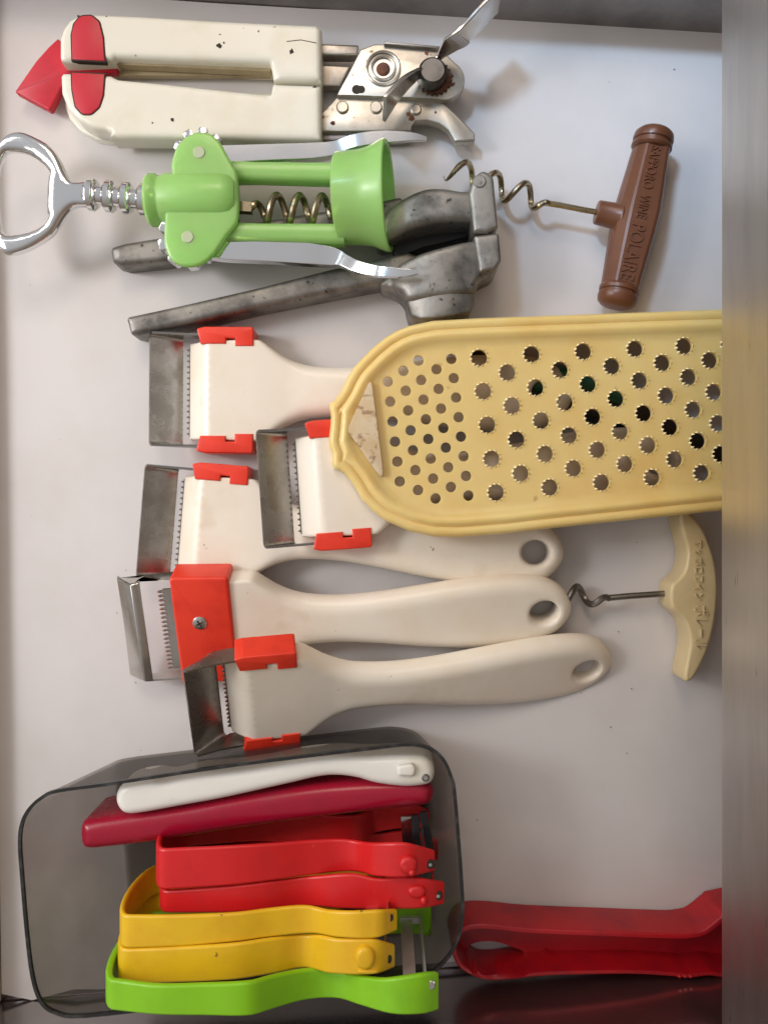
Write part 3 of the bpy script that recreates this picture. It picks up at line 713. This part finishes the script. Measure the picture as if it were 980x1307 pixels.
for a2 in (0, math.pi / 2):
    dx, dy = math.cos(a2 + .5) * .0018, math.sin(a2 + .5) * .0018; ex, ey = -dy * .22, dx * .22
    z0, z1 = .0181, .01835
    loft(bm, [[(10 * mm + sx * dx + sy * ex, 5 * mm + sx * dy + sy * ey, z) for sx, sy in ((-1, -1), (1, -1), (1, 1), (-1, 1))] for z in (z0, z1)])
    # the two bars of the cross differ a hair in height
    z0 += .00002
OFF[sc.name] = Vector((0, 0, 0)); obj('cross_slot', bm, M['grime'], sc, True)
bm = B()
prof2 = [(-28.5, 8.5), (-20.0, 15.2), (-16.4, 15.0)]       # cross-section of the bent blade plate
v0 = None
rows = []
for s in (1, -1):
    rows.append([bm.verts.new((u * mm, s * 26.5 * mm, w * mm)) for u, w in prof2])
    aw = [bm.verts.new((u * mm, s * 26.5 * mm, w * mm)) for u, w in ((-28.5, 8.5), (-20.0, 15.2), (-16.4, 15.0), (0, 14.0), (0, 5.0), (-14, 8.0))]
    bm.faces.new(aw)
for k in range(2): bm.faces.new((rows[0][k], rows[0][k + 1], rows[1][k + 1], rows[1][k]))
bmesh.ops.remove_doubles(bm, verts=bm.verts, dist=1e-6)
e = [x for x in bm.edges if len(x.link_faces) == 2]
bmesh.ops.bevel(bm, geom=e, offset=.0008, segments=3, affect='EDGES', profile=.5)
bmesh.ops.recalc_face_normals(bm, faces=bm.faces); bmesh.ops.solidify(bm, geom=bm.faces[:], thickness=.0008)
obj('blade_bracket', bm, M['bright_steel'], t, True, smooth=50)
bm = B(); box(bm, (-.0066, -.0215, .0120), (-.0015, .0215, .0132))
for k in range(19):
    v = (-20.5 + 41 * k / 18) * mm
    tube(bm, [(-.0060, v, .0128), (-.0080, v, .0134), (-.0088, v + .0004, .0146)], [.0007, .0007, .0003], 6)
obj('comb', bm, M['bright_steel'], t, True)

# ------------------------------------------------------------------ yellow grater
zg = .036
t = thing('grater', 'yellow plastic grater tray with round holes, its right end under the worktop', 'grater', P(680, 545))
go = [(420, 514), (425, 511), (431, 504), (437, 494), (443, 481), (451, 468), (461, 457), (475, 443), (492, 429), (507, 420), (522, 414), (553, 407.5), (614, 404), (700, 401), (921, 393), (1010, 390),
      (1010, 640), (921, 652), (700, 675), (645, 681.5), (584, 686), (553, 685), (522, 678), (492, 665), (475, 652), (461, 637), (450, 618), (440, 605), (432, 600), (426, 598.5), (423, 591), (424, 580), (420, 570), (419, 562), (421, 545), (422, 530), (420, 522)]
G7 = lambda l: [(400 + x * .3061, 380 + y * .3061) for x, y in l]
G8 = lambda l: [(640 + x * .3469, 380 + y * .3469) for x, y in l]
small = G7([(310,350),(320,433),(330,516),(340,600),(350,683),(360,766),(375,305),(385,388),(395,470),(405,553),(415,636),(425,719),(436,802),
 (438,262),(449,343),(459,425),(469,507),(479,589),(489,671),(499,754),(509,837),(513,298),(522,380),(532,462),(542,543),(552,625),(562,707),(573,789),
 (575,255),(585,335),(595,416),(605,498),(615,579),(626,661),(636,743),(646,825)])
big = G7([(690,250),(707,390),(724,530),(742,672),(760,812),(808,312),(827,450),(845,592),(863,733)]) + G8([(110,208),(300,198),(490,188),(670,178),(215,265),(405,252),(590,240),(765,230),
 (125,330),(318,318),(507,305),(687,292),(38,398),(233,385),(420,372),(605,360),(780,347),(145,452),(335,438),(522,425),(704,412),(55,522),(248,507),(436,492),(619,476),(795,462),
 (160,575),(352,560),(538,543),(721,527),(70,647),(264,628),(453,612),(636,595),(805,575),(177,698),(367,680),(553,662),(735,645)])
big += [(930, 440), (936, 480), (942, 520), (946, 558), (950, 596)]
sg = SC(zg); pxm = sg
prof = [(0, -.0030), (2.5, -.0008), (5, -.0002), (10, -.0002), (13, -.0012), (16, -.0002), (19, .0006), (23, .0004), (28, -.0012), (33, -.0024), (40, -.0026)]
def gtop(x, y, a, c): return zg + sinterp(prof, min(a / pxm, 40))
def gbot(x, y, a, c): return gtop(x, y, a, c) - .0024
hz = zg - .0026
hl = [[Vector((P(x, y, hz).x + 6.8 * SC(hz) * math.cos(k), P(x, y, hz).y + 6.8 * SC(hz) * math.sin(k))) for k in [2 * math.pi * i / 14 for i in range(14)]] for x, y in small]
hl += [[Vector((P(x, y, hz).x + 10.6 * SC(hz) * math.cos(k), P(x, y, hz).y + 10.6 * SC(hz) * math.sin(k))) for k in [2 * math.pi * i / 20 for i in range(20)]] for x, y in big]
bm = B(); puff(bm, W2(go, zg), hl, gtop, gbot, [2.5 * pxm, 5 * pxm, 10 * pxm, 13 * pxm, 16 * pxm, 19 * pxm, 23 * pxm, 28 * pxm, 33 * pxm], .0024)
obj('tray', bm, M['yellow_grater'], t, smooth=45)
bm = B(); rng = random.Random(3)
for x, y in big:
    c = P(x, y, hz)
    for k in range(11):
        a = 2 * math.pi * (k + rng.uniform(-.12, .12)) / 11
        r = 10.9 * SC(hz); p = c + Vector((math.cos(a) * r, math.sin(a) * r, 0))
        tip = p + Vector((-math.cos(a) * .00045, -math.sin(a) * .00045, .0019)); tn = Vector((-math.sin(a), math.cos(a), 0)) * .00075; rd = Vector((math.cos(a), math.sin(a), 0)) * .0007
        vs = [bm.verts.new(q) for q in (p - tn, p + tn, p + rd, tip)]
        for f in ((0, 1, 3), (1, 2, 3), (2, 0, 3), (0, 2, 1)): bm.faces.new([vs[i] for i in f])
obj('tooth_rings', bm, M['tooth'], t, smooth=10, kind='stuff')
bm = B(); px_prism(bm, [(474, 481, 4), (491, 617, 5), (443, 549, 6)], zg - .0035, zg + .0003, .0003, zref=zg)
obj('thumb_pad', bm, M['label_pad'], t)

bm = B()
for ln in ([(515, 424), (560, 416), (614, 412), (700, 409), (921, 402), (1005, 399)], [(1005, 633), (921, 645), (700, 668), (645, 674), (590, 678), (540, 674)]):
    pp = [P(x, y, zg) for x, y in ln]; lowz = .003 if ln[0][1] < 500 else .0195
    strip(bm, [Vector((p.x, p.y, (.034 + lowz) / 2)) for p in pp], .0022, .034 - lowz)
obj('added_light_block', bm, M['yellow_grater'], t)  # unseen sides added to block light, so the grater holes look darker
# small dark tool glimpsed through the grater's holes
t = thing('tool', 'dark green and black tool glimpsed through the holes of the grater', 'kitchen tool', P(720, 490))
bm = B(); tube(bm, [P(622, 452, .008), P(640, 470, .008), P(690, 487, .008), P(730, 480, .008), P(795, 512, .008), P(812, 520, .008)], [.004, .0065, .0068, .0066, .006, .004], 14); obj('green_grip', bm, M['dark_green'], t)
bm = B(); tube(bm, [P(600, 448, .006), P(690, 512, .006), P(740, 518, .006), P(830, 535, .006), P(905, 572, .006), P(940, 590, .006)], [.003, .005, .0075, .0075, .007, .005], 14); obj('shank', bm, M['black'], t)

# ------------------------------------------------------------------ smoky clear box
zr = .050
t = thing('clear_box', 'smoky see-through plastic box with rounded corners holding coloured peelers', 'box', P(345, 1090))
rim = [(25, 1075), (28, 1050), (37, 1032), (52, 1018), (74, 1008), (140, 999), (300, 975), (480, 953), (520, 949), (546, 953), (566, 968), (577, 992), (581, 1010), (587, 1080), (591, 1140), (591, 1168), (586, 1195), (568, 1227), (530, 1248), (400, 1264), (250, 1281), (110, 1297), (72, 1293), (52, 1278), (41, 1245), (34, 1190), (28, 1120)]
base = [(150, 1040), (143, 1000), (141, 982), (148, 972), (166, 966), (230, 958), (330, 946), (470, 929), (505, 927), (530, 934), (545, 950), (549, 970), (551, 985), (552, 1050), (552, 1120), (550, 1160), (545, 1180), (530, 1193), (500, 1198), (400, 1207), (290, 1216), (195, 1224), (178, 1221), (168, 1210), (163, 1185), (160, 1140), (156, 1090)]
n4 = 4
r3, b3 = W2(catmull(rim, n4), zr), W2(catmull(base, n4), .0015)
r3, b3 = ccw(r3), ccw(b3)
bm = B(); th = .0013; loops = []
for f in (0, .03, .07, .15, .35, .6, .85, 1):
    z = .0015 + (zr - .0015) * f; k = f if f > .07 else f * .6
    lp = [Vector((*b3[i].lerp(r3[i], f), z)) for i in range(len(r3))]
    if f == 0: lp = [Vector((*p, z)) for p in inset(b3, .002)]
    loops.append(lp)
inner = []
for l in loops[::-1]:
    q = inset([v.to_2d() for v in l], th); inner.append([Vector((*p, max(l[0].z, .0015 + .0018))) for p in q])
loft(bm, loops + inner[:-1] + [[Vector((*p, .0033)) for p in inset([v.to_2d() for v in loops[0]], th)]], True, True)
obj('shell', bm, M['smoky'], t, smooth=40)
M['rim'] = mat('rim_plastic', (0.018, 0.017, 0.016), 0.3, col2=(.05, .05, .05), nscale=160, lo=.5, hi=.62)
bm = B(); lp = [Vector((*p, zr + .0004)) for p in r3]; 
loft(bm, [[Vector((*p, z)) for p in q] for q, z in ((inset(r3, -.0004), zr - .0006), (inset(r3, -.0003), zr + .0009), (inset(r3, th - .0002), zr + .0009), (inset(r3, th - .0001), zr - .0006), (inset(r3, -.0004), zr - .0006))], False, False)
obj('rim', bm, M['rim'], t, smooth=40)

# ------------------------------------------------------------------ Y peelers standing on edge in the box
def y_peeler(label, m, yu, yl, ztop, zbot, xl, xr, th=.0024, bump_at=None, rivet=None, blade=True, blade_m='bright_steel', rivet_m='grime', name='peeler_handle', group=None, loopr=0.62, bev=.0010, taper=None):
    """a U-shaped band: near leg traced along (x, y) tables of its two edges, bend on the left, far leg below"""
    n = 46; ya0, ya1 = yl[0][1], yl[-1][1]
    st = []
    for k in range(n):
        x = xr + (xl - xr) * k / (n - 1); u, l = sinterp(yu, x), sinterp(yl, x)
        lin = ya0 + (ya1 - ya0) * (x - yl[0][0]) / (yl[-1][0] - yl[0][0])
        z = ztop + (l - lin) * SC(ztop) * 0 + (l - lin) * (D - ztop) / max(l - CY, 1) * 1.7
        z = min(max(z, ztop - .026), ztop + .008)
        A, C = P(x, u, z), P(x, l, z)
        st.append((0.5 * (A.x + C.x), A.y, C.y, z))
    t = thing('peeler', label, 'peeler', (st[n // 2][0], (st[n // 2][1] + st[n // 2][2]) / 2, zbot), group=group)
    X0, YA, YC, Z0 = st[-1]
    zm = (Z0 + zbot) / 2; R = (Z0 - zbot) / 2; rx = R * .55 * loopr
    mid = (ztop + zbot) / 2
    path = list(st)
    for k in range(1, 16):
        a = math.pi * k / 16
        # flattened bend
        path.append((X0 - rx * math.sin(a) ** .8, YA, YC, zm + R * math.cos(a)))
    for s in st[::-1]: path.append((s[0], s[1], s[2], zbot + (ztop - s[3]) * .9 if s[3] < ztop else zbot))
    # outward normals in the x-z plane
    N = len(path); loops = []
    for i in range(N):
        a, c = path[max(i - 1, 0)], path[min(i + 1, N - 1)]
        tx, tz = c[0] - a[0], c[3] - a[3]; l = math.hypot(tx, tz) or 1; nx, nz = tz / l, -tx / l   # inward or outward
        # path runs right to left on top: outward is up
        ox, oz = (nx, nz) if (i >= n or nz > 0) else (-nx, -nz)
        if i < n and oz < 0: ox, oz = -ox, -oz
        p = path[i]
        if n <= i < N - n:
            if ox > 0: ox, oz = -ox, -oz
        elif i >= N - n and oz > 0: ox, oz = -ox, -oz
        loops.append([Vector((p[0], p[1], p[3])), Vector((p[0], p[2], p[3])), Vector((p[0] - ox * th, p[2], p[3] - oz * th)), Vector((p[0] - ox * th, p[1], p[3] - oz * th))])
    bm = B(); loft(bm, loops)
    obj(name, bm, m, t, bevel=bev, seg=3, smooth=45)
    if rivet:
        x, y = rivet; z = [s for s in st][1][3]
        bm = B(); disc_px(bm, x, y, 6, z - .004, z + .0009, 16, .0004); r = obj('rivet', bm, M[rivet_m], t)
        bm = B(); disc_px(bm, x, y, 2.2, z + .0008, z + .00105, 10); obj('rivet_core', bm, M['bright_steel'], r)
    if bump_at:
        for (x, y, w, h, dz) in bump_at:
            z = min(st, key=lambda q: abs(q[0] - P(x, y, q[3]).x))[3]; bm = B(); px_puff(bm, [(x + w * math.cos(k), y + h * math.sin(k)) for k in [2 * math.pi * i / 18 for i in range(18)]], z - .004, z + dz * 1.5, .0022, .002)
            obj('eye_gouge', bm, m, t)
    if blade:
        s = st[2]; yc = (s[1] + s[2]) / 2; xx = s[0] - .0005; zz = s[3] - .001
        bm = B()
        for x0, x1, y0, y1 in ((-.0085, -.0030, -.0010, .0004), (.0006, .0014, -.0040, .0036)):
            loft(bm, [[(xx + x0, yc + y0, z), (xx + x1, yc + y0 + .001, z), (xx + x1, yc + y1 + .001, z), (xx + x0, yc + y1, z)] for z in (zbot + .003, zz)])
        for z in (zbot + .003, zz - .004): box(bm, (xx - .0086, yc - .0012, z), (xx + .0006, yc + .0016, z + .003))
        obj('blade', bm, M[blade_m], t)
    return t
M['blade'] = mat('blade_steel', (0.70, 0.69, 0.67), 0.38, 0.6, col2=(.6, .59, .57), nscale=60)
gp = 'U shaped peelers standing in the clear box'
def solid_peeler(label, m, outline, z0, z1, r, tilt, rivet=None, bump=None, blade=None):
    cx = sum(p[0] for p in outline) / len(outline); cy = sum(p[1] for p in outline) / len(outline)
    t = thing('peeler', label, 'peeler', P(cx, cy, z0), group=gp)
    q = W2(catmull(outline, 4), z1); yc = P(cx, cy, z1).y
    bm = B(); puff(bm, q, [], lambda x, y, a, c: z1 - dome(r, a) + tilt * (y - yc), lambda x, y, a, c: z0 + dome(.002, a), [r * k for k in (.04, .12, .25, .45, .7, 1)], .0035)
    obj('peeler_handle', bm, m, t, smooth=60)
    if bump:
        bm = B(); px_puff(bm, bump, z1 - .004, z1 + .0022, .0014, .002); obj('eye_gouge', bm, m, t)
    if rivet:
        bm = B(); disc_px(bm, rivet[0], rivet[1], 5, z1 - .006, z1 + .0004, 18, .0004); o1 = obj('rivet', bm, M['dark_steel'], t)
        bm = B(); disc_px(bm, rivet[0], rivet[1], 2.6, z1, z1 + .0006, 12); obj('rivet_core', bm, M['bright_steel'], o1)
    if blade:
        bm = B()
        for l in blade: strip(bm, [P(*l[0]), P(*l[1])], .0036, .0012)
        obj('blade', bm, M['black'], t)
    return t
solid_peeler('white peeler with small screw, topmost along the upper rim of the clear box', M['white2'],
    [(146, 1022), (150, 1008), (164, 1000), (190, 996), (205, 998), (220, 996), (250, 989), (300, 985), (350, 977), (390, 969), (430, 966), (470, 967), (510, 966), (540, 967), (552, 975), (555, 990), (549, 1002), (530, 1006), (510, 1006), (480, 1002), (455, 995), (430, 992), (405, 994), (370, 1002), (330, 1011), (280, 1022), (230, 1031), (180, 1040), (160, 1041), (150, 1034)],
    .022, .046, .0042, 0.0, (543, 993), [(507, 978, 4), (527, 975, 6), (531, 981, 4), (529, 992, 6), (508, 991, 4)])
solid_peeler('dark red glossy peeler in the clear box between the white and bright red ones', M['dark_red'],
    [(99, 1070), (101, 1056), (110, 1050), (160, 1042), (230, 1032), (300, 1019), (400, 1004), (480, 998), (530, 997), (549, 1003), (554, 1014), (550, 1027), (535, 1032), (480, 1038), (400, 1048), (300, 1062), (200, 1078), (130, 1087), (108, 1088), (101, 1082)],
    .005, .042, .0058, .06, None, None, [[(529, 1040, .030), (534, 1098, .030)], [(540, 1036, .030), (551, 1096, .030)]])
y_peeler('upper of the two bright red nested peelers in the clear box', M['red'],
         [(212, 1084), (300, 1080), (350, 1077), (400, 1073), (440, 1072), (470, 1076), (520, 1077), (556, 1086)],
         [(212, 1136), (260, 1133), (300, 1130), (350, 1124), (400, 1117), (450, 1113), (480, 1119), (520, 1120), (556, 1112)], .056, .006, 212, 556,
         rivet=(549, 1104), bump_at=[(521, 1106, 12, 12, .0016), (526, 1116, 5, 5, .0026)], group=gp)
y_peeler('lower of the two bright red nested peelers, directly above the yellow ones', M['red'],
         [(216, 1137), (300, 1131), (350, 1125), (400, 1119), (450, 1116), (480, 1122), (520, 1120), (568, 1126)],
         [(216, 1166), (300, 1165), (340, 1162), (390, 1157), (430, 1160), (470, 1161), (540, 1160), (568, 1154)], .052, .004, 216, 568,
         rivet=(559, 1144), bump_at=[(532, 1140, 12, 9, .0012), (541, 1152, 5, 6, .0022)], group=gp)
y_peeler('upper of two yellow peelers in the clear box, no bump at its tip', M['yellow'],
         [(166, 1169), (220, 1169), (300, 1166), (350, 1160), (390, 1157), (415, 1162), (450, 1164), (508, 1161)],
         [(166, 1211), (220, 1209), (300, 1203), (350, 1196), (400, 1192), (430, 1197), (480, 1198), (508, 1188)], .062, .008, 166, 508, rivet=(496, 1172), group=gp)
y_peeler('lower of two yellow peelers in the clear box, round bump near its tip', M['yellow'],
         [(164, 1212), (220, 1210), (300, 1205), (350, 1198), (400, 1194), (430, 1199), (480, 1200), (505, 1206)],
         [(164, 1256), (220, 1255), (300, 1251), (350, 1243), (390, 1236), (420, 1243), (480, 1244), (505, 1235)], .062, .006, 164, 505,
         rivet=(494, 1225), bump_at=[(466, 1225, 13, 15, .0016), (470, 1242, 14, 4, .0010)], group=gp)
y_peeler('bright lime green peeler at the bottom of the clear box, nearest the drawer wall', M['lime'],
         [(150, 1252), (200, 1258), (260, 1257), (320, 1254), (350, 1246), (385, 1239), (420, 1238), (450, 1245), (490, 1250), (555, 1242)],
         [(150, 1291), (200, 1296), (260, 1297), (320, 1297), (350, 1288), (390, 1277), (430, 1275), (460, 1284), (500, 1295), (540, 1295), (562, 1289)], .072, .010, 150, 561,
         th=.0028, rivet=(550, 1258), rivet_m='bright_steel', blade_m='blade', group=gp)

# ------------------------------------------------------------------ red tray-like handle, lower right
zc = .026
M['tongs_red'] = mat('deep_red_plastic', (0.42, 0.006, 0.012), 0.36, col2=(0.26, 0.004, 0.013), nscale=40, bump=.03, bscale=500)
t = thing('tongs', 'long red plastic tool with raised sides and an oval slot, right of the clear box', 'kitchen tool', P(760, 1190))
ho = [(576, 1212), (579, 1196), (587, 1185), (603, 1180), (630, 1180), (680, 1185), (780, 1189), (862, 1192), (882, 1191), (896, 1188), (908, 1180), (919, 1171), (932, 1165), (1005, 1160), (1005, 1250), (930, 1249), (905, 1246), (880, 1249), (858, 1247), (800, 1244), (700, 1246), (660, 1250), (625, 1252), (602, 1246), (584, 1233)]
q = W2(catmull(ho, 4), zc)
slot = W2(catmull([(597, 1209), (612, 1202), (632, 1202), (652, 1208), (668, 1216), (640, 1222), (610, 1222)], 4), .0105)
def ttop(x, y, a, c):
    f = min(max((a - .0022) / .0016, 0), 1); f = f * f * (3 - 2 * f)
    return zc - dome(.0009, a) - f * .0155
puff_b = lambda x, y, a, c: .0022
bm = B(); puff(bm, q, [slot], ttop, puff_b, [.0003, .0009, .0022, .0027, .0031, .0038], .0036); obj('body', bm, M['tongs_red'], t, smooth=50)
for px in (866, 873, 880):
    bm = B(); strip(bm, [P(px, 1228, .010), P(px, 1246, zc + .0002)], .0012, .0016); obj('ridge', bm, M['tongs_red'], t)
